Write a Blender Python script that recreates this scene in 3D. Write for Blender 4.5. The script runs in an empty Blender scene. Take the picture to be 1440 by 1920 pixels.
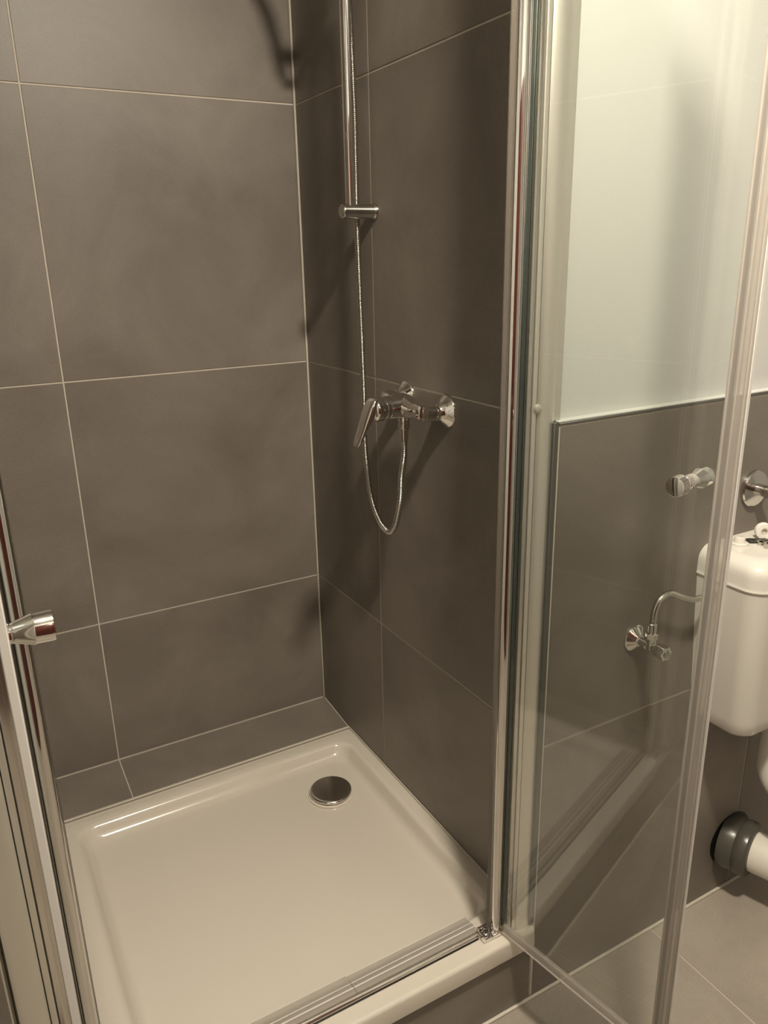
import bpy, bmesh, math, random
from mathutils import Vector, Matrix
C = bpy.context.scene.collection
sc = bpy.context.scene
random.seed(4)
PI = math.pi

# ------------------------------------------------------------------ camera, world, lamp, exposure
cam_d = bpy.data.cameras.new('camera'); cam = bpy.data.objects.new('camera', cam_d); C.objects.link(cam)
cam_d.sensor_fit = 'HORIZONTAL'; cam_d.sensor_width = 36.0; cam_d.lens = 36.0 * 1461.4 / 1440.0
cam_d.clip_start = 0.02
def cam_rot(a, b, c):
    return Matrix.Rotation(a, 3, 'Z') @ Matrix.Rotation(b, 3, 'X') @ Matrix.Rotation(c, 3, 'Z')
cam.matrix_world = Matrix.Translation((-0.83273, -1.88443, 1.45444)) @ cam_rot(-0.508365, 1.254256, -0.020785).to_4x4()
sc.camera = cam
w = bpy.data.worlds.new('world'); sc.world = w; w.use_nodes = True
w.node_tree.nodes['Background'].inputs[0].default_value = (0.02, 0.018, 0.015, 1)
w.node_tree.nodes['Background'].inputs[1].default_value = 1.0
sc.view_settings.view_transform = 'Standard'; sc.view_settings.look = 'None'
sc.view_settings.gamma = 1.0; sc.view_settings.use_curve_mapping = False
sc.view_settings.exposure = 0.0
LAMP = (-0.30, -1.62, 2.40)          # ceiling lamp position
LAMP_STRENGTH = 960.0
LAMP_COLOR = (1.0, 0.905, 0.745)
CEIL = 2.45

# ------------------------------------------------------------------ materials
def mat_new(name):
    m = bpy.data.materials.new(name); m.use_nodes = True
    nt = m.node_tree
    return m, nt, nt.nodes['Principled BSDF'], nt.nodes['Material Output']
def simple(name, col, rough, metal=0.0, coat=0.0, spec=0.5, bump=None):
    m, nt, p, o = mat_new(name)
    p.inputs['Base Color'].default_value = (*col, 1); p.inputs['Roughness'].default_value = rough
    p.inputs['Metallic'].default_value = metal; p.inputs['Coat Weight'].default_value = coat
    p.inputs['Coat Roughness'].default_value = 0.04
    p.inputs['Specular IOR Level'].default_value = spec
    if bump:
        n = nt.nodes.new('ShaderNodeTexNoise'); n.inputs['Scale'].default_value = bump[0]; n.inputs['Detail'].default_value = 4
        b = nt.nodes.new('ShaderNodeBump'); b.inputs['Strength'].default_value = bump[1]; b.inputs['Distance'].default_value = 0.002
        tc = nt.nodes.new('ShaderNodeTexCoord'); nt.links.new(tc.outputs['Object'], n.inputs['Vector'])
        nt.links.new(n.outputs['Fac'], b.inputs['Height']); nt.links.new(b.outputs['Normal'], p.inputs['Normal'])
    return m
def tile_mat(name, dark, light, rough):
    m, nt, p, o = mat_new(name)
    L = nt.links.new
    tc = nt.nodes.new('ShaderNodeTexCoord'); oi = nt.nodes.new('ShaderNodeObjectInfo')
    mul = nt.nodes.new('ShaderNodeVectorMath'); mul.operation = 'SCALE'; mul.inputs[3].default_value = 37.0
    cmb = nt.nodes.new('ShaderNodeCombineXYZ')
    for i in range(3): L(oi.outputs['Random'], cmb.inputs[i])
    L(cmb.outputs[0], mul.inputs[0])
    add = nt.nodes.new('ShaderNodeVectorMath'); L(tc.outputs['Object'], add.inputs[0]); L(mul.outputs[0], add.inputs[1])
    n1 = nt.nodes.new('ShaderNodeTexNoise'); n1.inputs['Scale'].default_value = 3.4; n1.inputs['Detail'].default_value = 7
    n1.inputs['Roughness'].default_value = 0.62; n1.inputs['Distortion'].default_value = 0.6
    n2 = nt.nodes.new('ShaderNodeTexNoise'); n2.inputs['Scale'].default_value = 260; n2.inputs['Detail'].default_value = 3
    sv = nt.nodes.new('ShaderNodeVectorMath'); sv.operation = 'MULTIPLY'; sv.inputs[1].default_value = (1.0, 1.0, 1.3)
    n3 = nt.nodes.new('ShaderNodeTexNoise'); n3.inputs['Scale'].default_value = 1.5; n3.inputs['Detail'].default_value = 6
    L(add.outputs[0], n1.inputs['Vector']); L(add.outputs[0], n2.inputs['Vector']); L(add.outputs[0], sv.inputs[0]); L(sv.outputs[0], n3.inputs['Vector'])
    r = nt.nodes.new('ShaderNodeValToRGB')
    r.color_ramp.elements[0].position = 0.37; r.color_ramp.elements[1].position = 0.65
    r.color_ramp.elements[0].color = (*dark, 1); r.color_ramp.elements[1].color = (*light, 1)
    mx = nt.nodes.new('ShaderNodeMath'); mx.operation = 'MULTIPLY_ADD'; mx.inputs[1].default_value = 0.35
    L(n3.outputs['Fac'], mx.inputs[0])
    m2 = nt.nodes.new('ShaderNodeMath'); m2.operation = 'MULTIPLY'; m2.inputs[1].default_value = 0.65
    L(n1.outputs['Fac'], m2.inputs[0]); L(m2.outputs[0], mx.inputs[2]); L(mx.outputs[0], r.inputs['Fac'])
    mixc = nt.nodes.new('ShaderNodeMixRGB'); mixc.blend_type = 'OVERLAY'; mixc.inputs[0].default_value = 0.16
    L(r.outputs[0], mixc.inputs[1]); L(n2.outputs['Fac'], mixc.inputs[2])
    L(mixc.outputs[0], p.inputs['Base Color'])
    mr = nt.nodes.new('ShaderNodeMapRange'); mr.inputs[3].default_value = rough - 0.06; mr.inputs[4].default_value = rough + 0.08
    L(n1.outputs['Fac'], mr.inputs[0]); L(mr.outputs[0], p.inputs['Roughness'])
    b = nt.nodes.new('ShaderNodeBump'); b.inputs['Strength'].default_value = 0.12; b.inputs['Distance'].default_value = 0.001
    L(n2.outputs['Fac'], b.inputs['Height']); L(b.outputs[0], p.inputs['Normal'])
    p.inputs['Specular IOR Level'].default_value = 0.45
    return m
def glass_mat(name, tint, refl=1.0):
    m, nt, p, o = mat_new(name); nt.nodes.remove(p)
    t = nt.nodes.new('ShaderNodeBsdfTransparent'); t.inputs[0].default_value = (*tint, 1)
    g = nt.nodes.new('ShaderNodeBsdfGlossy'); g.inputs['Roughness'].default_value = 0.0; g.inputs[0].default_value = (refl, refl, refl, 1)
    f = nt.nodes.new('ShaderNodeFresnel')          # same thin-pane reflectance on the entry and the exit face
    ge = nt.nodes.new('ShaderNodeNewGeometry'); mr = nt.nodes.new('ShaderNodeMapRange')
    mr.inputs[3].default_value = 1.62; mr.inputs[4].default_value = 1 / 1.62
    nt.links.new(ge.outputs['Backfacing'], mr.inputs[0]); nt.links.new(mr.outputs[0], f.inputs[0])
    mx = nt.nodes.new('ShaderNodeMixShader')
    nt.links.new(f.outputs[0], mx.inputs[0]); nt.links.new(t.outputs[0], mx.inputs[1]); nt.links.new(g.outputs[0], mx.inputs[2])
    nt.links.new(mx.outputs[0], o.inputs[0])
    return m
def seal_mat(name, col, opacity, rough=0.25):
    m, nt, p, o = mat_new(name)
    p.inputs['Base Color'].default_value = (*col, 1); p.inputs['Roughness'].default_value = rough
    t = nt.nodes.new('ShaderNodeBsdfTransparent'); t.inputs[0].default_value = (0.97, 0.96, 0.93, 1)
    mx = nt.nodes.new('ShaderNodeMixShader'); mx.inputs[0].default_value = opacity
    nt.links.new(t.outputs[0], mx.inputs[1]); nt.links.new(p.outputs[0], mx.inputs[2]); nt.links.new(mx.outputs[0], o.inputs[0])
    return m
M = {}
M['tile'] = tile_mat('taupe_concrete_tile', (0.150, 0.128, 0.107), (0.232, 0.202, 0.171), 0.44)
M['floor_tile'] = tile_mat('floor_concrete_tile', (0.295, 0.256, 0.215), (0.425, 0.372, 0.313), 0.50)
M['grout'] = simple('grout', (0.56, 0.505, 0.43), 0.9, bump=(300, 0.3))
M['silicone'] = simple('silicone', (0.60, 0.55, 0.47), 0.45)
M['paint'] = simple('white_wall_paint', (0.60, 0.597, 0.578), 0.75, bump=(220, 0.15))
M['ceiling'] = simple('ceiling_paint', (0.70, 0.69, 0.67), 0.9)
M['ceramic'] = simple('cream_enamel', (0.66, 0.605, 0.525), 0.16, coat=0.6)
M['plastic'] = simple('white_plastic', (0.70, 0.665, 0.605), 0.22, coat=0.25)
M['plastic_pipe'] = simple('white_pipe_plastic', (0.78, 0.74, 0.66), 0.35)
M['tape'] = simple('white_tape', (0.83, 0.80, 0.74), 0.6)
M['chrome'] = simple('chrome', (0.78, 0.76, 0.73), 0.05, 1.0)
M['chrome_soft'] = simple('chrome_worn', (0.58, 0.56, 0.52), 0.16, 1.0)
M['chrome_dark'] = simple('drain_chrome', (0.86, 0.83, 0.78), 0.14, 1.0, bump=(60, 0.02))
M['alu'] = simple('satin_aluminium', (0.80, 0.765, 0.70), 0.40, 0.82)
M['alu_polished'] = simple('polished_aluminium', (0.70, 0.665, 0.61), 0.14, 0.95)
M['trim_dark'] = simple('grey_edge_trim', (0.10, 0.098, 0.088), 0.35, 0.2)
M['black'] = simple('black_gasket', (0.012, 0.012, 0.012), 0.5)
M['rubber'] = simple('grey_rubber', (0.075, 0.068, 0.055), 0.28, bump=(30, 0.5))
M['dark_metal'] = simple('dark_steel', (0.07, 0.065, 0.05), 0.4, 0.6)
M['glass'] = glass_mat('clear_safety_glass', (0.965, 0.98, 0.965))
M['glass_edge'] = simple('green_glass_edge', (0.05, 0.065, 0.058), 0.15)
M['seal'] = seal_mat('clear_seal', (0.50, 0.455, 0.41), 0.5)
M['seal_ridge'] = seal_mat('clear_seal_ridge', (0.56, 0.515, 0.465), 0.6)
M['seal_hinge'] = seal_mat('smoky_hinge_seal', (0.14, 0.12, 0.10), 0.6, 0.4)
M['seal_white'] = seal_mat('clear_seal_bright', (0.80, 0.78, 0.74), 0.75, 0.15)
M['wood'] = simple('red_brown_door_wood', (0.075, 0.018, 0.012), 0.35)
M['dark_tile'] = M['tile']
def emit(name, col, s):
    m, nt, p, o = mat_new(name); nt.nodes.remove(p)
    e = nt.nodes.new('ShaderNodeEmission'); e.inputs[0].default_value = (*col, 1); e.inputs[1].default_value = s
    nt.links.new(e.outputs[0], o.inputs[0]); return m
M['lamp'] = emit('lamp_glow', LAMP_COLOR, LAMP_STRENGTH)

# ------------------------------------------------------------------ helpers
def link(name, me, parent=None):
    o = bpy.data.objects.new(name, me); C.objects.link(o)
    if parent is not None: o.parent = parent
    return o
def obj(name, bm, m, parent=None, smooth=True, angle=38):
    me = bpy.data.meshes.new(name); bmesh.ops.recalc_face_normals(bm, faces=bm.faces[:])
    bm.to_mesh(me); bm.free(); me.materials.append(m)
    if smooth:
        for p in me.polygons: p.use_smooth = True
        me.set_sharp_from_angle(angle=math.radians(angle))
    return link(name, me, parent)
def empty(name, loc=(0, 0, 0)):
    o = bpy.data.objects.new(name, None); C.objects.link(o); o.location = loc; o.empty_display_size = 0.02; return o
def tag(o, label, cat, group=None):
    o['label'] = label; o['category'] = cat
    if group: o['group'] = group
    return o
def struct(o): o['kind'] = 'structure'; return o
def box(bm, x0, x1, y0, y1, z0, z1, bev=0.0, seg=2, mat=None):
    b2 = bmesh.new(); bmesh.ops.create_cube(b2, size=1.0)
    for v in b2.verts:
        v.co = Vector((x0 + (v.co.x + .5) * (x1 - x0), y0 + (v.co.y + .5) * (y1 - y0), z0 + (v.co.z + .5) * (z1 - z0)))
    if bev: bmesh.ops.bevel(b2, geom=b2.edges[:], offset=bev, segments=seg, affect='EDGES', profile=0.5)
    if mat is not None: bmesh.ops.transform(b2, matrix=mat, verts=b2.verts[:])
    join(bm, b2)
def join(bm, b2):
    me = bpy.data.meshes.new('t'); b2.to_mesh(me); b2.free(); bm.from_mesh(me); bpy.data.meshes.remove(me)
def frame(d):
    d = Vector(d).normalized(); u = d.cross(Vector((0, 0, 1)))
    if u.length < 1e-4: u = d.cross(Vector((0, 1, 0)))
    u.normalize(); v = u.cross(d).normalized(); return d, u, v
def lathe(bm, origin, axis, prof, seg=40, cap=True):
    """prof: list of (distance along axis, radius)"""
    d, u, v = frame(axis); O = Vector(origin); rings = []
    for h, r in prof:
        if r < 1e-6: rings.append([bm.verts.new(O + d * h)])
        else: rings.append([bm.verts.new(O + d * h + (u * math.cos(2 * PI * k / seg) + v * math.sin(2 * PI * k / seg)) * r) for k in range(seg)])
    for a, b in zip(rings, rings[1:]):
        for k in range(seg):
            k2 = (k + 1) % seg
            if len(a) == 1 and len(b) == 1: continue
            if len(a) == 1: bm.faces.new((a[0], b[k], b[k2]))
            elif len(b) == 1: bm.faces.new((a[k], a[k2], b[0]))
            else: bm.faces.new((a[k], a[k2], b[k2], b[k]))
    if cap:
        for r in (rings[0], rings[-1]):
            if len(r) > 2: bm.faces.new(r)
def smooth_path(pts, step):
    """Catmull-Rom resampled evenly"""
    P = [Vector(p) for p in pts]; P = [P[0] * 2 - P[1]] + P + [P[-1] * 2 - P[-2]]; out = []
    for i in range(1, len(P) - 2):
        for k in range(40):
            t = k / 40; a, b, c, d = P[i - 1], P[i], P[i + 1], P[i + 2]
            out.append(0.5 * ((2 * b) + (c - a) * t + (2 * a - 5 * b + 4 * c - d) * t * t + (3 * b - a - 3 * c + d) * t ** 3))
    out.append(P[-2]); res = [out[0]]; acc = 0.0
    for a, b in zip(out, out[1:]):
        L = (b - a).length; s = step - acc
        while s <= L:
            res.append(a.lerp(b, s / L)); s += step
        acc = (acc + L) % step
    return res
def sweep(bm, path, rad, seg=12, cap=True):
    """rad: float or function of index"""
    path = [Vector(p) for p in path]; T = []
    for i in range(len(path)):
        a = path[max(i - 1, 0)]; b = path[min(i + 1, len(path) - 1)]; T.append((b - a).normalized())
    _, u, _ = frame(T[0]); rings = []
    for i, p in enumerate(path):
        u = (u - T[i] * u.dot(T[i])).normalized(); v = T[i].cross(u)
        r = rad(i) if callable(rad) else rad
        rings.append([bm.verts.new(p + (u * math.cos(2 * PI * k / seg) + v * math.sin(2 * PI * k / seg)) * r) for k in range(seg)])
    for a, b in zip(rings, rings[1:]):
        for k in range(seg): bm.faces.new((a[k], a[(k + 1) % seg], b[(k + 1) % seg], b[k]))
    if cap: bm.faces.new(rings[0]); bm.faces.new(rings[-1])
def prism(bm, poly, z0, z1, bev=0.0):
    """poly of (x,y), extruded in z"""
    b2 = bmesh.new(); a = [b2.verts.new((x, y, z0)) for x, y in poly]; f = b2.faces.new(a)
    r = bmesh.ops.extrude_face_region(b2, geom=[f])
    for v in r['geom']:
        if isinstance(v, bmesh.types.BMVert): v.co.z = z1
    if bev:
        es = [e for e in b2.edges if abs(e.verts[0].co.z - e.verts[1].co.z) > 1e-4]
        bmesh.ops.bevel(b2, geom=es, offset=bev, segments=3, affect='EDGES', profile=0.5)
    join(bm, b2)
def rrect(x0, x1, y0, y1, r, n=8):
    pts = []
    for cx, cy, a0 in ((x1 - r, y1 - r, 0), (x0 + r, y1 - r, 90), (x0 + r, y0 + r, 180), (x1 - r, y0 + r, 270)):
        for k in range(n + 1):
            a = math.radians(a0 + 90 * k / n); pts.append((cx + r * math.cos(a), cy + r * math.sin(a)))
    return pts
def loft(bm, loops, cap_first=True, cap_last=True):
    rings = [[bm.verts.new(p) for p in L] for L in loops]; n = len(rings[0])
    for a, b in zip(rings, rings[1:]):
        for k in range(n): bm.faces.new((a[k], a[(k + 1) % n], b[(k + 1) % n], b[k]))
    if cap_first: bm.faces.new(rings[0])
    if cap_last: bm.faces.new(rings[-1])
    return rings
_tiles = {}
def tile(parent, axis, plane, u0, u1, z0, z1, m, out, t=0.009, g=0.0017, proud=0.0012):
    """one tile slab as child of its wall. axis 'y': wall in plane y (u = x); 'x': plane x (u = y); 'z': floor (u = x, z = y)."""
    w_, h_ = (u1 - u0) - 2 * g, (z1 - z0) - 2 * g
    key = (round(w_, 4), round(h_, 4), axis, out, m.name, t)
    if key not in _tiles:
        bm = bmesh.new()
        if axis == 'y': box(bm, -w_ / 2, w_ / 2, -t / 2, t / 2, -h_ / 2, h_ / 2, 0.0009, 1)
        elif axis == 'x': box(bm, -t / 2, t / 2, -w_ / 2, w_ / 2, -h_ / 2, h_ / 2, 0.0009, 1)
        else: box(bm, -w_ / 2, w_ / 2, -h_ / 2, h_ / 2, -t / 2, t / 2, 0.0009, 1)
        me = bpy.data.meshes.new('tile'); bmesh.ops.recalc_face_normals(bm, faces=bm.faces[:]); bm.to_mesh(me); bm.free(); me.materials.append(m)
        _tiles[key] = me
    o = link('tile', _tiles[key], parent)
    c = plane - out * t / 2; cu, cz = (u0 + u1) / 2, (z0 + z1) / 2
    o.location = (cu, c, cz) if axis == 'y' else (c, cu, cz) if axis == 'x' else (cu, cz, c)
    return o
def wall_body(name, x0, x1, y0, y1, z0, z1, m):
    bm = bmesh.new(); box(bm, x0, x1, y0, y1, z0, z1); return struct(obj(name, bm, m, smooth=False))

# ------------------------------------------------------------------ room shell
T = 0.009; GD = 0.0015                      # tile thickness, joint recess
XL = -0.893                                 # left end of the shower niche
YF = -0.962                                 # tiled face of the toilet wall and of the apron
ROWS = [(0.0, 0.6), (0.6, 1.2), (1.2, 1.8), (1.8, 2.4485)]
wb = wall_body('wall_back', XL - 0.12, 0.12, GD, 0.12, 0.0, CEIL, M['grout'])
for (x0, x1) in ((-0.6, -0.002), (XL, -0.6)):
    for (z0, z1) in [(0.206, 0.6)] + ROWS[1:]:
        tile(wb, 'y', 0.0, x0, x1, z0, z1, M['tile'], -1)
wr = wall_body('wall_right', GD, 0.12, -0.93, 0.0, 0.0, CEIL, M['grout'])
for (y0, y1) in ((-0.364, -0.002), (-0.946, -0.364)):
    for (z0, z1) in [(0.194, 0.6)] + ROWS[1:]:
        tile(wr, 'x', 0.0, y0, y1, z0, z1, M['tile'], -1)
wl = wall_body('wall_left', XL - 0.12, XL - GD, -0.945, 0.0, 0.0, CEIL, M['grout'])
for (y0, y1) in ((-0.364, -0.002), (-0.946, -0.364)):
    for (z0, z1) in [(0.194, 0.6)] + ROWS[1:]:
        tile(wl, 'x', XL, y0, y1, z0, z1, M['tile'], 1)
# silicone beads in the corners
bm = bmesh.new(); box(bm, -0.0055, 0.0, -0.0055, 0.0, 0.206, 2.448, 0.0018, 1); struct(obj('trim_1', bm, M['silicone']))
# toilet wall: half-height tiles, white paint above
wt = wall_body('wall_toilet', 0.0005, 1.75, YF + GD, YF + 0.016, 0.0, 1.197, M['grout'])
for (x0, x1) in ((0.004, 0.612), (0.612, 1.212), (1.212, 1.75)):
    for (z0, z1) in ((0.0, 0.6), (0.6, 1.1945)):
        tile(wt, 'y', YF, x0, x1, z0, z1, M['tile'], -1)
wall_body('wall_toilet_painted', 0.0005, 1.75, -0.9449, -0.84, 0.0, CEIL, M['paint'])
bm = bmesh.new()
box(bm, -0.0085, 0.0016, YF - 0.0004, -0.946, 0.147 + 0.05, 1.2, 0.0007, 1); struct(obj('trim_2', bm, M['trim_dark']))    # tile edge strip
bm = bmesh.new(); box(bm, 0.0022, 1.75, YF + 0.0012, -0.9449, 1.1985, 1.2018, 0.0008, 1); struct(obj('trim_3', bm, M['paint']))
bm = bmesh.new(); box(bm, 0.0022, 1.75, YF - 0.0004, YF + 0.008, 1.1948, 1.1984, 0.0006, 1); struct(obj('trim_7', bm, M['trim_dark']))   # caulk on the tile top
bm = bmesh.new(); box(bm, -0.0035, 0.012, -0.953, -0.9445, 1.2019, CEIL - 0.001, 0.001, 1); struct(obj('trim_4', bm, M['alu']))     # corner bead on the white wall
# apron below the tray and left stub
wa = wall_body('wall_apron', XL - 0.75, -0.001, YF + GD, YF + 0.03, 0.0, 0.147, M['grout'])
for (x0, x1) in ((-0.6, -0.001), (-1.2, -0.6), (-1.636, -1.2)):
    tile(wa, 'y', YF, x0, x1, 0.0, 0.146, M['tile'], -1)
ws = wall_body('wall_stub', XL - 0.75, XL - 0.004, YF + GD, YF + 0.06, 0.147, CEIL, M['grout'])
for (x0, x1) in ((XL - 0.29, XL - 0.004), (XL - 0.75, XL - 0.29)):
    for (z0, z1) in [(0.15, 0.6)] + ROWS[1:]:
        tile(ws, 'y', YF, x0, x1, z0, z1, M['tile'], -1)
# floor
fl = wall_body('floor', -1.64, 1.75, -2.7, YF + 0.01, -0.05, -GD, M['grout'])
xs = [-1.64, -1.455, -0.855, -0.255, 0.347, 0.947, 1.547, 1.75]; ys = [-2.7, -2.163, -1.563, YF]
for a, b in zip(xs, xs[1:]):
    for c, d in zip(ys, ys[1:]):
        tile(fl, 'z', 0.0, a, b, c, d, M['floor_tile'], 1)
bm = bmesh.new()
box(bm, -1.6, 1.75, YF - 0.0065, YF, 0.0, 0.0055, 0.0018, 2); struct(obj('baseboard_front', bm, M['silicone']))               # silicone bead at the floor
# rest of the room
wall_body('wall_room_left', -1.74, -1.64, -2.8, YF + 0.06, 0.0, CEIL, M['paint'])
wall_body('wall_room_right', 1.75, 1.85, -2.8, -0.84, 0.0, CEIL, M['paint'])
wall_body('wall_rear', -1.74, 1.85, -2.6, -2.5, 0.0, CEIL, M['paint'])
wall_body('ceiling', -1.74, 1.85, -2.8, 0.12, CEIL, CEIL + 0.1, M['ceiling'])
bm = bmesh.new()
for (xa, xb) in ((-1.30, -0.556), (-0.548, 0.20)):          # two wide leaves
    box(bm, xa, xb, -2.498, -2.46, 0.002, 2.05, 0.004, 1)
    for (a, b) in ((0.15, 0.95), (1.07, 1.92)): box(bm, xa + .11, xb - .11, -2.465, -2.450, a, b, 0.006, 1)
dr = struct(obj('door_1', bm, M['wood'], smooth=False))
bm = bmesh.new(); lathe(bm, (-0.61, -2.46, 1.02), (0, 1, 0), [(0, .022), (.01, .022), (.012, .009), (.045, .009), (.045, 0)])
sweep(bm, [(-0.61, -2.415, 1.02), (-0.72, -2.415, 1.02)], 0.009); obj('door_handle', bm, M['alu'], dr)

# ceiling lamp
lamp = tag(empty('ceiling_lamp', (LAMP[0], LAMP[1], CEIL)), 'round opal ceiling lamp with a metal rim above the bathroom floor', 'lamp')
bm = bmesh.new(); lathe(bm, (0, 0, 0), (0, 0, -1), [(0.0, .085), (.03, .085), (.03, .068), (0.028, .066)]); obj('rim', bm, M['alu'], lamp)
bm = bmesh.new(); lathe(bm, (0, 0, 0), (0, 0, -1), [(0.029, .066), (.045, .063), (.060, .046), (.066, 0)], seg=28); obj('diffuser', bm, M['lamp'], lamp)

# ------------------------------------------------------------------ tiled ledge behind the tray
ledge = bpy.data.meshes.new('trim_5')
def ledge_slab(bm, x0, x1, ya, yb, za, zb, th):
    vs = [(x0, ya, za), (x1, ya, za), (x1, yb, zb), (x0, yb, zb)]
    a = [bm.verts.new(v) for v in vs]; b = [bm.verts.new((v[0], v[1], v[2] - th)) for v in vs]
    bm.faces.new(a); bm.faces.new(b[::-1])
    for k in range(4): bm.faces.new((a[k], b[k], b[(k + 1) % 4], a[(k + 1) % 4]))
bm = bmesh.new(); ledge_slab(bm, XL, -0.0002, -0.0002, -0.165, 0.2045, 0.190, 0.05); lg = struct(obj('trim_5', bm, M['grout'], smooth=False))
for (x0, x1) in ((-0.5985, -0.0035), (XL, -0.6015)):
    bm = bmesh.new(); ledge_slab(bm, x0, x1, -0.0045, -0.1615, 0.2058, 0.1925, 0.008)
    cx = (x0 + x1) / 2; bmesh.ops.translate(bm, verts=bm.verts[:], vec=(-cx, 0.083, -0.199))
    o = obj('tile', bm, M['tile'], lg, smooth=False); o.location = (cx, -0.083, 0.199)
bm = bmesh.new(); ledge_slab(bm, XL, -0.792, -0.166, -0.945, 0.1915, 0.1895, 0.05); l2 = struct(obj('trim_6', bm, M['grout'], smooth=False))
bm = bmesh.new(); ledge_slab(bm, XL, -0.796, -0.1695, -0.945, 0.1928, 0.1912, 0.008)
bmesh.ops.translate(bm, verts=bm.verts[:], vec=(0.844, 0.557, -0.192)); o = obj('tile', bm, M['tile'], l2, smooth=False); o.location = (-0.844, -0.557, 0.192)

# ------------------------------------------------------------------ shower tray
tray = tag(empty('shower_tray', (-0.394, -0.569, 0.148)), 'cream enamel shower tray with a rounded basin and flat front lip', 'shower tray')
def local(bm, o): bmesh.ops.translate(bm, verts=bm.verts[:], vec=-Vector(o.location)); return bm
ox0, ox1, oy0, oy1 = -0.790, 0.0030, -0.972, -0.1665
ZR = 0.190; ZB = 0.152
def ring(l, r, f, b, rad, z, dz=None):
    pts = rrect(ox0 + l, ox1 - r, oy0 + f, oy1 - b, rad, 10); out = []
    for x, y in pts: out.append((x, y, z if dz is None else z + dz(x, y)))
    return out
DR = (-0.151, -0.352)
def fall(x, y):
    d = math.hypot(x - DR[0], y - DR[1]); return min(0.006, 0.006 * d / 0.75)
bm = bmesh.new()
L_ = []
def uni(t): return (0.0 + t, 0.0 + t, 0.0 + t, 0.0 + t)
L_.append(ring(.010, .010, .010, .010, .004, 0.1485))
L_.append(ring(0.001, 0.0, 0.0, 0.0, .010, 0.1485))
L_.append(ring(0, 0, -0.0005, 0, .011, 0.150))
L_.append(ring(0, 0, 0.001, 0, .011, ZR - 0.008))
for k in range(1, 6):
    a = k / 5 * PI / 2; s = 0.008 * (1 - math.cos(a))
    L_.append(ring(s * .3, s * .3, 0.001 + s, s * .3, .011, ZR - 0.008 + 0.008 * math.sin(a)))
# flat rim, slightly falling to the basin, then a soft crest, wall and fillet
IL, IR, IF, IB = 0.050, 0.040, 0.088, 0.043
L_.append(ring(IL * .6, IR * .6, IF * .8, IB * .6, .030, ZR - 0.0006))
N = 9
for k in range(N + 1):
    a = k / N * math.radians(62); R0 = 0.016
    off = R0 * math.sin(a); L_.append(ring(IL - .010 + off, IR - .010 + off, IF - .010 + off, IB - .010 + off, .045 - off * .3, ZR - 0.001 - R0 * (1 - math.cos(a))))
off0 = -.010 + 0.016 * math.sin(math.radians(62)); z0 = ZR - 0.001 - 0.016 * (1 - math.cos(math.radians(62)))
R1 = 0.030
zend = ZB
zs = zend + R1 * (1 - math.cos(math.radians(62))) + 0.003
run = (z0 - zs) / math.tan(math.radians(62))
for k in range(N + 1):
    a = math.radians(62) * (1 - k / N)
    off = off0 + max(run, 0.0) + R1 * (math.sin(math.radians(62)) - math.sin(a)); z = zend + 0.003 + R1 * (1 - math.cos(a))
    L_.append(ring(IL + off, IR + off, IF + off, IB + off, .040, z))
last = IL + off
for t in (.03, .08, .15, .25):
    L_.append([(x, y, ZB + fall(x, y) * 0.5 + 0.0) for x, y, _ in ring(IL + off + t, IR + off + t, IF + off + t, IB + off + t, .040, 0)])
rings = loft(bm, L_)
obj('basin', local(bm, tray), M['ceramic'], tray, angle=60)
# drain cover
bm = bmesh.new(); lathe(bm, (DR[0], DR[1], ZB + 0.0012), (0, 0, 1), [(0, .058), (0.0026, .0575), (.0032, .054), (.0034, 0)], 56); obj('drain_ring', local(bm, tray), M['ceramic'], tray)
bm = bmesh.new(); lathe(bm, (DR[0], DR[1], ZB + 0.006), (0, 0, 1), [(0, 0.050), (0.003, .0535), (.0065, .054), (.009, .0525), (.0102, .0500), (.0103, .047), (.0103, 0)], 72); obj('drain_cover', local(bm, tray), M['chrome_dark'], tray)
bm = bmesh.new(); lathe(bm, (DR[0], DR[1], ZB + 0.003), (0, 0, 1), [(0, .04), (.004, .04)], 40); obj('drain_neck', local(bm, tray), M['plastic'], tray)
# silicone bead round the tray on the tiles
bm = bmesh.new(); box(bm, ox0, -0.0002, -0.1672, -0.1605, 0.1895, 0.1945, 0.0018, 2); box(bm, -0.0035, -0.0001, -0.930, -0.1672, 0.1902, 0.1945, 0.0014, 2)
obj('silicone_joint', local(bm, tray), M['silicone'], tray)
# supporting block hidden under the tray
bm = bmesh.new(); box(bm, ox0 + .02, -0.012, -0.925, -0.17, 0.0, 0.145); struct(obj('trim_8', bm, M['grout'], smooth=False))

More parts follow.
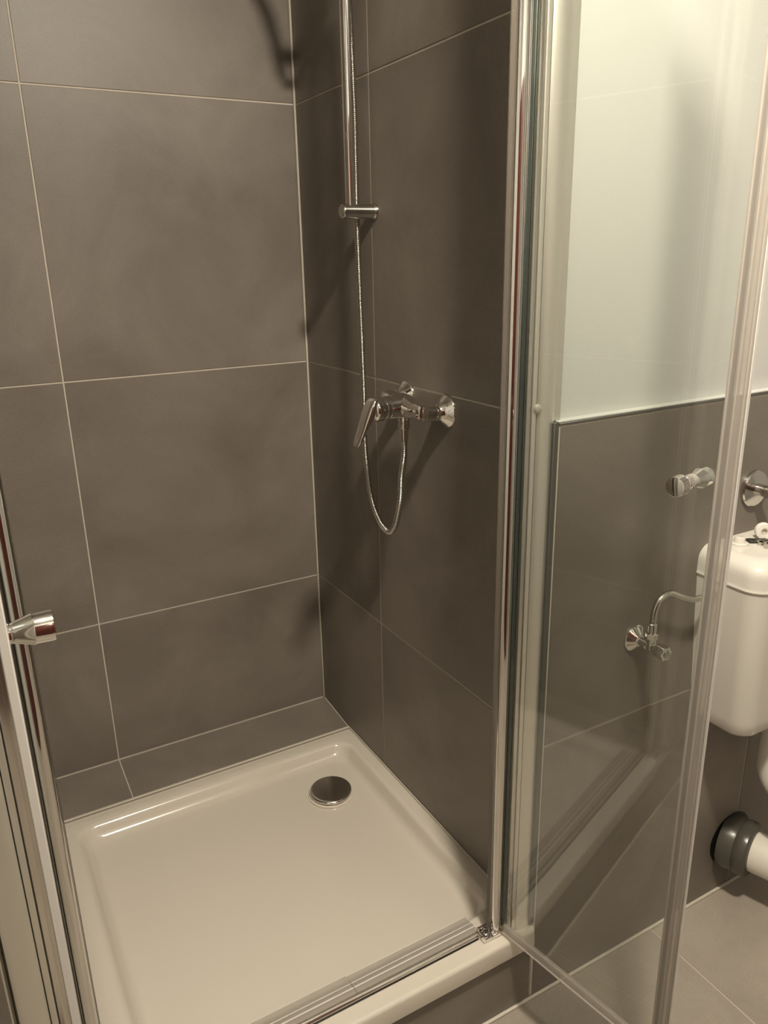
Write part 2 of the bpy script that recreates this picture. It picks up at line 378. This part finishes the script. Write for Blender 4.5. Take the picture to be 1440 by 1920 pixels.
# ------------------------------------------------------------------ shower enclosure
ROD_R = (-0.0765, -0.937); ROD_L = (-0.806, -0.937); ZT = 2.06
def profile(side):
    """wall profile: mirrored set of extruded strips, local x grows towards the wall"""
    name = 'enclosure_profile'
    if side > 0: base = (-0.03, -0.945, 0.19)
    else: base = (XL + 0.03, -0.945, 0.19)
    e = empty(name, base)
    z0, z1 = 0.0005, ZT - 0.19
    wallx = 0.03 if side > 0 else -0.03
    def X(d): return wallx - side * d          # distance from the tiled wall
    def strip(nm, d0, d1, y0, y1, m, bev, za=z0, zb=z1):
        a, b = sorted((X(d0), X(d1))); q = bmesh.new(); box(q, a, b, y0, y1, za, zb, bev, 3); return obj(nm, q, m, e)
    # broad satin strip with a gentle bow
    pts = []
    for k in range(13):
        t = k / 12; d = 0.0380 - t * 0.0358; bow = 0.0045 * math.sin(PI * min(1, t * 1.0)) ** 0.7
        pts.append((X(d), -0.0085 - bow))
    pts += [(X(0.0022), 0.014), (X(0.0380), 0.014)]
    if side < 0: pts = pts[::-1]
    q = bmesh.new(); prism(q, pts, z0, z1); obj('cover_strip', q, M['alu'], e)
    strip('channel_strip', 0.0396, 0.0478, -0.0095, 0.012, M['alu'], 0.001)
    strip('inner_strip', 0.0496, 0.0576 if side > 0 else 0.0655, -0.0078, 0.010, M['alu_polished'], 0.0012)
    if side > 0: strip('inner_flange', 0.0570, 0.0660, 0.0027, 0.010, M['alu'], 0.0006)
    strip('groove', 0.0003, 0.0560, -0.004, 0.008, M['trim_dark'], 0.0)
    if side > 0:
        for zc in (1.2255, 1.92):
            q = bmesh.new(); lathe(q, (X(0.0392), -0.0102, zc - 0.19), (0, -1, 0), [(0, .0075), (.003, .0072), (.0055, .005), (.0065, 0)], 24); obj('screw_cap', q, M['seal_ridge'], e)
    return e
tag(profile(1), 'satin aluminium wall profile with screw cap beside the white wall', 'shower profile')
tag(profile(-1), 'satin aluminium wall profile at the left edge behind the open left door', 'shower profile')

def door(rod, ang, side):
    """glass leaf: local +X runs along the glass from the hinge, local Y is its normal"""
    e = empty('shower_door', (rod[0], rod[1], 0.19))
    # pivot rod
    q = bmesh.new(); lathe(q, (0, 0, 0.012), (0, 0, 1), [(0, .0095), (.001, .0103), (ZT - .212, .0103), (ZT - .2, .0095)], 36); obj('pivot_rod', q, M['chrome'], e)
    q = bmesh.new()
    if side > 0:
        box(q, -0.0185, -0.0098, 0.001, 0.003, 0.014, ZT - .2)
    else: box(q, 0.0106, 0.0122, -0.002, 0.002, 0.014, ZT - .2, 0.0006, 1)
    obj('hinge_seal', q, M['seal_hinge'], e)
    ca, sa = math.cos(ang), math.sin(ang)
    off = Vector((0.0142 * side, -0.0087, 0))
    Mx = Matrix.Translation(off) @ Matrix(((ca, -sa, 0), (sa, ca, 0), (0, 0, 1))).to_4x4()
    def put(nm, bm_, m, par=e):
        bmesh.ops.transform(bm_, matrix=Mx, verts=bm_.verts[:]); return obj(nm, bm_, m, par)
    Lg = 0.329; th = 0.006
    q = bmesh.new(); box(q, 0, Lg, -th / 2, th / 2, 0.020, ZT - .2); g = put('glass_pane', q, M['glass'])
    q = bmesh.new(); box(q, -0.0012, 0.0, -th / 2, th / 2, 0.020, ZT - .2); box(q, Lg, Lg + .0008, -th / 2, th / 2, 0.02, ZT - .2); put('glass_edge', q, M['glass_edge'], g)
    q = bmesh.new(); box(q, -0.0042, -0.0016, -0.0038, 0.0038, 0.016, ZT - .2, 0.001, 1); put('gasket', q, M['black'])
    # free-edge seal: flat clear carrier with three raised ribs
    q = bmesh.new(); box(q, Lg - 0.006, Lg + 0.0205, -th / 2 - 0.0003, th / 2 + 0.0003, 0.015, ZT - .21, 0.0012, 2); s = put('edge_seal', q, M['seal'])
    for d0, d1 in ((-0.0065, -0.002), (0.0045, 0.0080), (0.0150, 0.0190)):
        q = bmesh.new(); box(q, Lg + d0, Lg + d1, -th / 2 - 0.0010, th / 2 + 0.0010, 0.0155, ZT - .21, 0.0016, 2); put('seal_rib', q, M['seal_ridge'], s)
    q = bmesh.new(); box(q, Lg + .0205, Lg + .0222, -th / 2 - 0.0004, th / 2 + 0.0004, 0.0155, ZT - .21, 0.0006, 1); put('seal_lip', q, M['seal_white'], s)
    # bottom seal
    q = bmesh.new(); box(q, 0.004, Lg + 0.018, -0.0042, 0.0042, 0.008, 0.024, 0.0018, 2); s = put('bottom_seal', q, M['seal'])
    q = bmesh.new(); box(q, 0.004, Lg + 0.018, -0.0075, -0.0035, 0.006, 0.0085, 0.001, 2); put('drip_lip', q, M['seal'], s)
    # knob on both faces
    zk = 1.169 - 0.19; kd = 0.2885
    for sg in (1, -1):
        q = bmesh.new()
        lathe(q, (kd, sg * th / 2, zk), (0, sg, 0), [(0, .0092), (.003, .0090), (.0055, .0093), (.018, .0132), (.0195, .0136), (.0205, .0129), (.033, .0132), (.0350, .0128), (.0355, .0118), (.0350, .0)], 40)
        put('knob', q, M['chrome'])
    q = bmesh.new(); lathe(q, (kd, -th / 2 - .0006, zk), (0, 1, 0), [(0, .0100), (th + .0012, .0100)], 30); put('knob_washer', q, M['seal_ridge'])
    # pivot bracket
    q = bmesh.new()
    s = side
    def bx(a, b, c, d, e0, e1, bv=.0015):
        a, b = (a, b) if s > 0 else (-b, -a)
        box(q, a, b, c, d, e0, e1, bv, 2)
    bx(-0.034, 0.010, -0.013, 0.013, 0.0004, 0.0045, .0015)
    bx(-0.034, -0.030, -0.013, 0.013, 0.003, 0.016)
    bx(-0.034, 0.008, 0.009, 0.0135, 0.003, 0.018)
    bx(-0.013, 0.010, -0.014, 0.0, 0.003, 0.011)
    bx(-0.030, -0.014, -0.013, -0.010, 0.003, 0.008, .001)
    lathe(q, (0, 0, 0.003), (0, 0, 1), [(0, .0135), (.008, .0135), (.0095, .012)], 28)
    lathe(q, (-0.0215 * s, 0.0, 0.004), (0, 0, 1), [(0, .0052), (.005, .005), (.0065, .003), (.0068, 0)], 20)
    obj('pivot_bracket', q, M['chrome'], e)
    return e
d1 = tag(door(ROD_R, math.atan2(-0.98410, 0.17763), 1), 'clear glass shower door swung open in front of the toilet wall', 'shower door', None)
d2 = tag(door(ROD_L, math.atan2(-1.0, -0.020), -1), 'clear glass shower door at the left edge, seen almost edge-on with chrome knob', 'shower door', None)

# threshold rail on the front lip
rail = tag(empty('threshold_rail', (-0.44, -0.92, 0.19)), 'slim chrome threshold rail with clear sealing strip along the tray front', 'rail')
bm = bmesh.new()
sec = [(-0.934, .1903), (-0.934, .1945), (-0.9325, .1975), (-0.929, .1995), (-0.9255, .1985), (-0.9235, .196), (-0.9235, .1903)]
def extr(bm, sec, x0, x1):
    a = [bm.verts.new((x0, y, z)) for y, z in sec]; b = [bm.verts.new((x1, y, z)) for y, z in sec]; n = len(sec)
    for k in range(n): bm.faces.new((a[k], a[(k + 1) % n], b[(k + 1) % n], b[k]))
    bm.faces.new(a); bm.faces.new(b[::-1])
extr(bm, sec, -0.772, -0.1125); obj('chrome_bar', local(bm, rail), M['alu_polished'], rail)
bm = bmesh.new(); box(bm, -0.772, -0.1125, -0.9362, -0.9342, 0.1903, 0.1925, .0008, 1); obj('gasket', local(bm, rail), M['black'], rail)
for (xa, xb, dy, m) in ((-0.772, -0.374, 0.0018, 'seal'), (-0.373, -0.105, 0.0, 'seal')):
    bm = bmesh.new()
    extr(bm, [(-0.9232, .1903), (-0.9232, .1975), (-0.918, .1985), (-0.905, .1965), (-0.892 + dy, .1925), (-0.878 + dy, .1905), (-0.878 + dy, .1895), (-0.893 + dy, .1905), (-0.905, .1935), (-0.916, .1955), (-0.919, .1903)], xa, xb)
    s = obj('sealing_strip', local(bm, rail), M['seal'], rail)
    bm = bmesh.new(); box(bm, xa, xb, -0.9135, -0.9105, .1975, .1995, .0008, 2); box(bm, xa, xb, -0.901, -0.899, .195, .1972, .0006, 1); box(bm, xa, xb, -0.879 + dy, -0.8765 + dy, .1896, .1918, .0006, 1)
    obj('strip_rib', local(bm, rail), M['seal_white'], s)

# ------------------------------------------------------------------ shower fittings on the right wall
RX, RY = -0.055, -0.3775
bar = tag(empty('shower_rail', (0, RY, 1.543)), 'tall chrome shower rail on the dark right wall', 'shower rail')
bm = bmesh.new(); lathe(bm, (RX, RY, 1.545), (0, 0, 1), [(0, .0105), (.62, .0105)], 40); obj('pole', local(bm, bar), M['chrome'], bar)
for zc in (1.543, 2.165):
    bm = bmesh.new(); lathe(bm, (0, RY, zc), (-1, 0, 0), [(0, .0165), (.004, .0165), (.006, .0150), (.0075, .0142), (.073, .0142), (.0762, .0134), (.0778, .0115), (.0780, 0)], 48); obj('wall_bracket', local(bm, bar), M['chrome_soft'], bar)
bm = bmesh.new(); lathe(bm, (RX, RY, 1.995), (0, 0, 1), [(0, .0125), (.002, .016), (.045, .016), (.047, .0125)], 32)
lathe(bm, (RX, RY, 2.018), (-1, 0, 0), [(0.01, .012), (.04, .012), (.042, .0105), (.055, .0105)], 28); obj('slider', local(bm, bar), M['chrome_soft'], bar)

hs = tag(empty('hand_shower', (-0.10, RY, 2.07)), 'chrome hand shower parked in the slider at the top of the rail', 'hand shower')
bm = bmesh.new(); sweep(bm, smooth_path([(-0.092, RY, 1.985), (-0.104, RY, 2.05), (-0.135, RY - .01, 2.115), (-0.185, RY - .025, 2.145)], .01), lambda i: .011 + .0003 * i, 20); obj('handle', local(bm, hs), M['chrome'], hs)
bm = bmesh.new(); lathe(bm, (-0.205, RY - .03, 2.155), (-0.35, -0.15, -1), [(-.012, 0.0), (-.011, .02), (0, .042), (.014, .045), (.018, .041), (.018, 0)], 40); obj('spray_head', local(bm, hs), M['chrome'], hs)

# mixer
mx = tag(empty('shower_mixer', (0, -0.57, 1.172)), 'chrome single-lever shower mixer on the dark right wall', 'mixer tap')
ML = Vector((0, -0.497, 1.178)); MR = Vector((0, -0.647, 1.169)); MC = (ML + MR) / 2
bm = bmesh.new()
cb = (MR - ML).normalized()
c0 = Vector((-0.050, MC.y, MC.z + .001))
# cross bar, thick in the middle and waisted towards the two inlets
lathe(bm, c0 - cb * 0.066, cb, [(0, .0148), (.004, .0155), (.012, .0155), (.022, .0165), (.040, .0212), (.058, .0232), (.072, .0232), (.092, .0212), (.110, .0165), (.120, .0155), (.128, .0155), (.132, .0148)], 44)
obj('body', local(bm, mx), M['chrome'], mx)
bm = bmesh.new()
bdir = Vector((-1, 0, -0.02))
lathe(bm, c0 + Vector((0.012, 0, 0)), bdir, [(0, .012), (.006, .0225), (.02, .0238), (.045, .0230), (.052, .0238), (.0525, .0222), (.0545, .0222), (.055, .0240), (.0605, .0240), (.061, .0222), (.0625, .0222), (.063, .0232), (.068, .0230)], 48)
obj('cartridge_housing', local(bm, mx), M['chrome'], mx)
# lever: round cap carrying a flat paddle that droops to the front
bm = bmesh.new()
k0 = c0 + Vector((0.012, 0, 0)) + bdir * 0.0685
lathe(bm, k0, (-1, 0, 0), [(0, .0228), (.003, .0234), (.011, .0230), (.016, .0205), (.019, .0150)], 44)
secs = []
for (px_, pz, wy, th_) in ((-.006, .0235, .0085, .0030), (-.009, .0225, .0130, .0055), (-.014, .0160, .0160, .0085), (-.019, .0050, .0175, .0100), (-.0245, -.0080, .0175, .0100), (-.0315, -.0210, .0165, .0080), (-.0390, -.0365, .0152, .0060), (-.0460, -.0510, .0140, .0047), (-.0515, -.0620, .0120, .0038), (-.0540, -.0670, .0075, .0025)):
    c = k0 + Vector((px_, 0, pz)); dn = Vector((-.36, 0, -1)).normalized(); nn = Vector((-1, 0, .36)).normalized()
    secs.append([tuple(c + Vector((0, 1, 0)) * wy * math.copysign(abs(math.cos(a)) ** .55, math.cos(a)) + nn * th_ * math.copysign(abs(math.sin(a)) ** .75, math.sin(a))) for a in [2 * PI * q / 32 for q in range(32)]])
loft(bm, secs); obj('lever', local(bm, mx), M['chrome'], mx, angle=50)
for P0, sgn in ((ML, -1), (MR, 1)):
    bm = bmesh.new(); lathe(bm, P0, (-1, 0, 0), [(0, .0325), (.0022, .0325), (.005, .0305), (.012, .0225), (.020, .0165), (.0245, .0150), (.0255, .0120)], 48); obj('escutcheon', local(bm, mx), M['chrome'], mx)
    bm = bmesh.new(); lathe(bm, P0 + Vector((-.02, 0, 0)), (-1, 0, 0), [(0, .0115), (.018, .0115)], 28)
    sweep(bm, smooth_path([P0 + Vector((-.036, 0, 0)), P0 + Vector((-.046, -sgn * .002, 0)), P0 + Vector((-.050, -sgn * .008, .001))], .003), .0115, 24); obj('union', local(bm, mx), M['chrome'], mx)
    bm = bmesh.new(); lathe(bm, P0 + Vector((-.030, 0, 0)), (-1, 0, 0), [(0, .0142), (.001, .0152), (.005, .0152), (.0055, .0140), (.0070, .0140), (.0075, .0155), (.018, .0158), (.024, .0140), (.026, .010), (.026, 0)], 40); obj('nut', local(bm, mx), M['chrome'], mx)
bm = bmesh.new(); oz = Vector((-0.048, MC.y + .006, 1.152)); lathe(bm, oz, (0, 0, -1), [(0, .010), (.006, .0118), (.010, .0118), (.0105, .0105), (.013, .0105), (.0135, .0122), (.0245, .0122), (.026, .0095), (.048, .0078)], 32); obj('outlet', local(bm, mx), M['chrome'], mx)

# hose
pts = [(-0.048, oz.y, 1.106), (-0.048, oz.y + .002, 1.07), (-0.047, -0.550, 1.02), (-0.045, -0.541, .970), (-0.045, -0.524, .918), (-0.045, -0.509, .895), (-0.045, -0.492, .8855), (-0.045, -0.474, .886), (-0.045, -0.446, .900), (-0.045, -0.414, .940), (-0.044, -0.394, 1.010), (-0.044, -0.387, 1.084), (-0.041, -0.384, 1.165),
       (-0.036, -0.372, 1.275), (-0.031, -0.3575, 1.436), (-0.0300, -0.3530, 1.545), (-0.030, -0.3545, 1.65), (-0.030, -0.355, 1.74), (-0.031, -0.3475, 1.925), (-0.045, -0.352, 1.980), (-0.078, -0.366, 1.966), (-0.0895, RY, 1.978), (-0.0915, RY, 1.984)]
path = smooth_path(pts, 0.00095)
hose = bmesh.new(); sweep(hose, path, lambda i: (0.0062, 0.0068, 0.0062, 0.0048)[i % 4], 12)
hs_o = obj('shower_hose', hose, M['chrome_soft'], angle=80)
tag(hs_o, 'ribbed chrome shower hose looping below the mixer', 'hose')

# ------------------------------------------------------------------ toilet corner
av = tag(empty('angle_valve', (0.2135, YF, 0.765)), 'chrome angle valve with star handle on the toilet wall tiles', 'valve')
V0 = Vector((0.2135, YF, 0.765))
bm = bmesh.new(); lathe(bm, V0, (0, -1, 0), [(0, .0265), (.003, .0265), (.0055, .0245), (.014, .0120), (.0155, .0110)], 40); obj('escutcheon', local(bm, av), M['chrome'], av)
bm = bmesh.new(); lathe(bm, V0 + Vector((0, -.014, 0)), (0, -1, 0), [(0, .0088), (.018, .0088), (.019, .0075), (.036, .0075)], 28)
lathe(bm, V0 + Vector((0, -.040, -.004)), (0, 0, 1), [(0, .0085), (.020, .0085)], 24); obj('body', local(bm, av), M['chrome'], av)
bm = bmesh.new(); lathe(bm, V0 + Vector((0, -.040, .016)), (0, 0, 1), [(0, .0105), (.001, .0115), (.010, .0115), (.011, .0105)], 6); obj('nut', local(bm, av), M['chrome'], av, smooth=False)
bm = bmesh.new(); hp = V0 + Vector((0, -.050, 0)); rr = []
for h, r in ((0, .008), (.004, .0115), (.020, .0135), (.026, .0125), (.027, .0095)):
    rr.append([(hp.x + r * (1 + .09 * math.cos(6 * a)) * math.cos(a), hp.y - h, hp.z + r * (1 + .09 * math.cos(6 * a)) * math.sin(a)) for a in [2 * PI * k / 48 for k in range(48)]])
loft(bm, rr); obj('handle', local(bm, av), M['chrome'], av, angle=50)
bm = bmesh.new(); lathe(bm, hp + Vector((0, -.0265, 0)), (0, -1, 0), [(0, .0082), (.002, .0078), (.003, 0)], 24); obj('handle_cap', local(bm, av), M['chrome_soft'], av)

fy = V0.y - .040
fp = smooth_path([(0.2135, fy, 0.792), (0.2135, fy, 0.812), (0.2150, fy, 0.836), (0.2270, fy, 0.856), (0.250, fy, 0.862), (0.285, fy, 0.846), (0.315, fy, 0.834), (0.345, fy, 0.832), (0.3705, fy, 0.832)], 0.0012)
bm = bmesh.new(); sweep(bm, fp, lambda i: .0056 + .0004 * (i % 3 == 0), 14)
fx = tag(empty('supply_hose', (0.2135, fy, 0.792)), 'thin braided chrome supply hose bending from the angle valve to the cistern', 'hose')
obj('braided_tube', local(bm, fx), M['chrome_soft'], fx, angle=80)
bm = bmesh.new(); lathe(bm, (0.2135, fy, 0.7905), (0, 0, 1), [(0, .0062), (.001, .0074), (.020, .0074), (.021, .0062)], 24); obj('ferrule', local(bm, fx), M['chrome'], fx)

# cistern
ci = tag(empty('cistern', (0.575, YF, 0.545)), 'white plastic toilet cistern with a rounded lid hung on the tiled wall', 'cistern')
def cist_loop(hw, front, z, r, back=YF - 0.0003, n=8, cx=.575):
    x0, x1 = cx - hw, cx + hw; pts = [(x1, back), (x0, back)]
    for cx_, cy_, a0 in ((x0 + r, front + r, 180), (x1 - r, front + r, 270)):
        for k in range(n + 1):
            a = math.radians(a0 + 90 * k / n); pts.append((cx_ + r * math.cos(a), cy_ + r * math.sin(a)))
    return [(x, y, z) for x, y in pts]
bm = bmesh.new()
loft(bm, [cist_loop(.165, -1.070, .540, .030), cist_loop(.172, -1.082, .543, .036), cist_loop(.176, -1.087, .550, .038), cist_loop(.180, -1.090, .575, .038), cist_loop(.198, -1.097, .780, .038), cist_loop(.204, -1.100, .8618, .038)])
obj('tank', local(bm, ci), M['plastic'], ci, angle=50)
bm = bmesh.new()
Lk = [cist_loop(.2035, -1.0995, .8616, .037), cist_loop(.2064, -1.1024, .8622, .039), cist_loop(.2068, -1.1028, .8636, .039), cist_loop(.2060, -1.1020, .8650, .038), cist_loop(.2055, -1.1015, .870, .038), cist_loop(.2055, -1.1015, .885, .038)]
for k in range(1, 9):
    a = k / 8 * PI / 2; s = 0.032 * (1 - math.cos(a)); Lk.append(cist_loop(.2055 - s, -1.1015 + s, .890 + .030 * math.sin(a), max(.038 - s * .2, .01)))
loft(bm, Lk); obj('lid', local(bm, ci), M['plastic'], ci, angle=50)
bm = bmesh.new(); sweep(bm, smooth_path([(.578, -1.045, .545), (.578, -1.045, .42), (.578, -1.05, .385), (.578, -1.068, .362), (.578, -1.10, .352), (.578, -1.16, .350)], .006), .031, 28); obj('flush_pipe', local(bm, ci), M['plastic'], ci)
bm = bmesh.new(); lathe(bm, (.3705, fy, .832), (1, 0, 0), [(0, .010), (.003, .011), (.010, .011)], 6); obj('inlet_nut', local(bm, ci), M['chrome_soft'], ci, smooth=False)

ZL = 0.9203
# loose fittings left on the lid
fl_ = tag(empty('plastic_flange', (0.435, -0.999, ZL)), 'white plastic flange with a short collar on the cistern lid', 'fitting')
bm = bmesh.new(); lathe(bm, (0, 0, 0), (0, 0, 1), [(0, .0165), (.003, .0165), (.0038, .0155), (.004, .0095)], 36, cap=False); lathe(bm, (0, 0, 0.0), (0, 0, 1), [(0, .0165), (0.0001, 0)], 36, cap=False); obj('disc', bm, M['plastic'], fl_)
bm = bmesh.new(); lathe(bm, (0, 0, .0039), (0, 0, 1), [(0, .0105), (.011, .0098), (.012, .009), (.012, .006), (.004, .006), (0.004, 0)], 32); obj('collar', bm, M['plastic'], fl_)
ck = bmesh.new(); prof = []
W1 = [(-0.013, 0), (-0.009, .0055), (0.0, .0062), (.012, .0040), (.030, .0030), (.030, -.0030), (.012, -.0040), (0, -.0062), (-.009, -.0055)]
W2 = [(-0.009, 0), (-0.006, .0026), (0.0, .0030), (.006, .0015), (.0065, 0.0), (.0065, -0.0), (.006, -.0015), (0, -.0030), (-.006, -.0026)]
n = len(W1); A1 = [[ck.verts.new((x, y, z)) for x, y in W1] for z in (0, .003)]; A2 = [[ck.verts.new((x, y, z)) for x, y in W2] for z in (0, .003)]
for k in range(n):
    k2 = (k + 1) % n
    for z in (0, 1): ck.faces.new((A1[z][k], A1[z][k2], A2[z][k2], A2[z][k]))
    ck.faces.new((A1[0][k], A1[0][k2], A1[1][k2], A1[1][k])); ck.faces.new((A2[0][k], A2[0][k2], A2[1][k2], A2[1][k]))
bmesh.ops.remove_doubles(ck, verts=ck.verts[:], dist=1e-5)
key = obj('eye_lever', ck, M['dark_metal'], smooth=False); key.location = (0.466, -1.004, ZL + 0.0002); key.rotation_euler = (0, 0, math.radians(-22)); key.scale = (1.0, 1.7, 1.0)
tag(key, 'small dark metal lever with an eye lying on the cistern lid', 'fitting')
def ring_nut(x, y, r, h, label):
    q = bmesh.new(); lathe(q, (0, 0, 0), (0, 0, 1), [(0, r * .95), (.0008, r), (h - .0008, r), (h, r * .95), (h, r * .6), (.0005, r * .6)], 8)
    o = obj('hex_nut', q, M['chrome_soft'], smooth=False); o.location = (x, y, ZL); return tag(o, label, 'nut', 'loose nuts on the cistern lid')
ring_nut(0.4655, -1.0225, .0072, .006, 'smaller chrome nut on the cistern lid next to the dark lever')
ring_nut(0.463, -1.041, .0090, .009, 'larger chrome nut on the cistern lid near its front edge')
tp = tag(empty('tape_roll', (0.497, -1.004, ZL + .0159)), 'white roll of sealing tape standing on edge on the cistern lid', 'tape')
bm = bmesh.new(); ax = Vector((-0.55, -0.8, 0.0)).normalized(); lathe(bm, -ax * .006, ax, [(0, .007), (0, .0153), (.0008, .0158), (.0112, .0158), (.012, .0153), (.012, .007), (.0, .007)], 40, cap=False); obj('roll', bm, M['tape'], tp)
bm = bmesh.new(); lathe(bm, -ax * .005, ax, [(0, .0072), (0, .0045), (.010, .0045), (.010, .0072)], 28, cap=False); lathe(bm, -ax * .002, ax, [(0, .005), (.004, .005)], 24); obj('core', bm, M['grout'], tp)

# water outlet flange high on the wall
wo = tag(empty('wall_outlet', (0.507, YF, 1.011)), 'chrome wall outlet with a round escutcheon at the right edge', 'water outlet')
O0 = Vector((0.507, YF, 1.011))
bm = bmesh.new(); lathe(bm, O0, (0, -1, 0), [(0, .0365), (.006, .0365), (.0085, .0345), (.0095, .030), (.013, .016), (.0135, .012)], 48); obj('escutcheon', local(bm, wo), M['chrome_soft'], wo)
bm = bmesh.new(); lathe(bm, O0 + Vector((0, -.012, 0)), (0, -1, 0), [(0, .0115), (.018, .0115), (.0185, .0095), (.0205, .0095), (.021, .0125), (.060, .0125), (.061, .011)], 32); obj('pipe_stub', local(bm, wo), M['chrome_soft'], wo)

# drain connection
dp = tag(empty('drain_pipe', (0.585, YF, 0.138)), 'white waste pipe stub in a grey rubber sleeve low on the toilet wall', 'pipe')
dax = Vector((0.30, -1, 0.02)).normalized(); D0 = Vector((0.585, YF + .004, 0.138))
bm = bmesh.new(); lathe(bm, D0, dax, [(0, .0635), (.010, .0645), (.028, .0620), (.033, .0605), (.038, .0632), (.050, .0645), (.060, .0625), (.064, .0575), (.066, .0475)], 56); obj('rubber_sleeve', local(bm, dp), M['rubber'], dp)
bm = bmesh.new(); lathe(bm, D0, dax, [(.03, .0465), (.20, .0465), (.20, .042), (.12, .042), (.12, 0)], 48, cap=False); obj('pipe', local(bm, dp), M['plastic_pipe'], dp)
bm = bmesh.new(); lathe(bm, D0 + Vector((0.008, -.0042, .004)), (0, -1, 0), [(0, .0670), (.0006, .0670), (.0007, .060)], 40); obj('hole_rim', local(bm, dp), M['black'], dp)
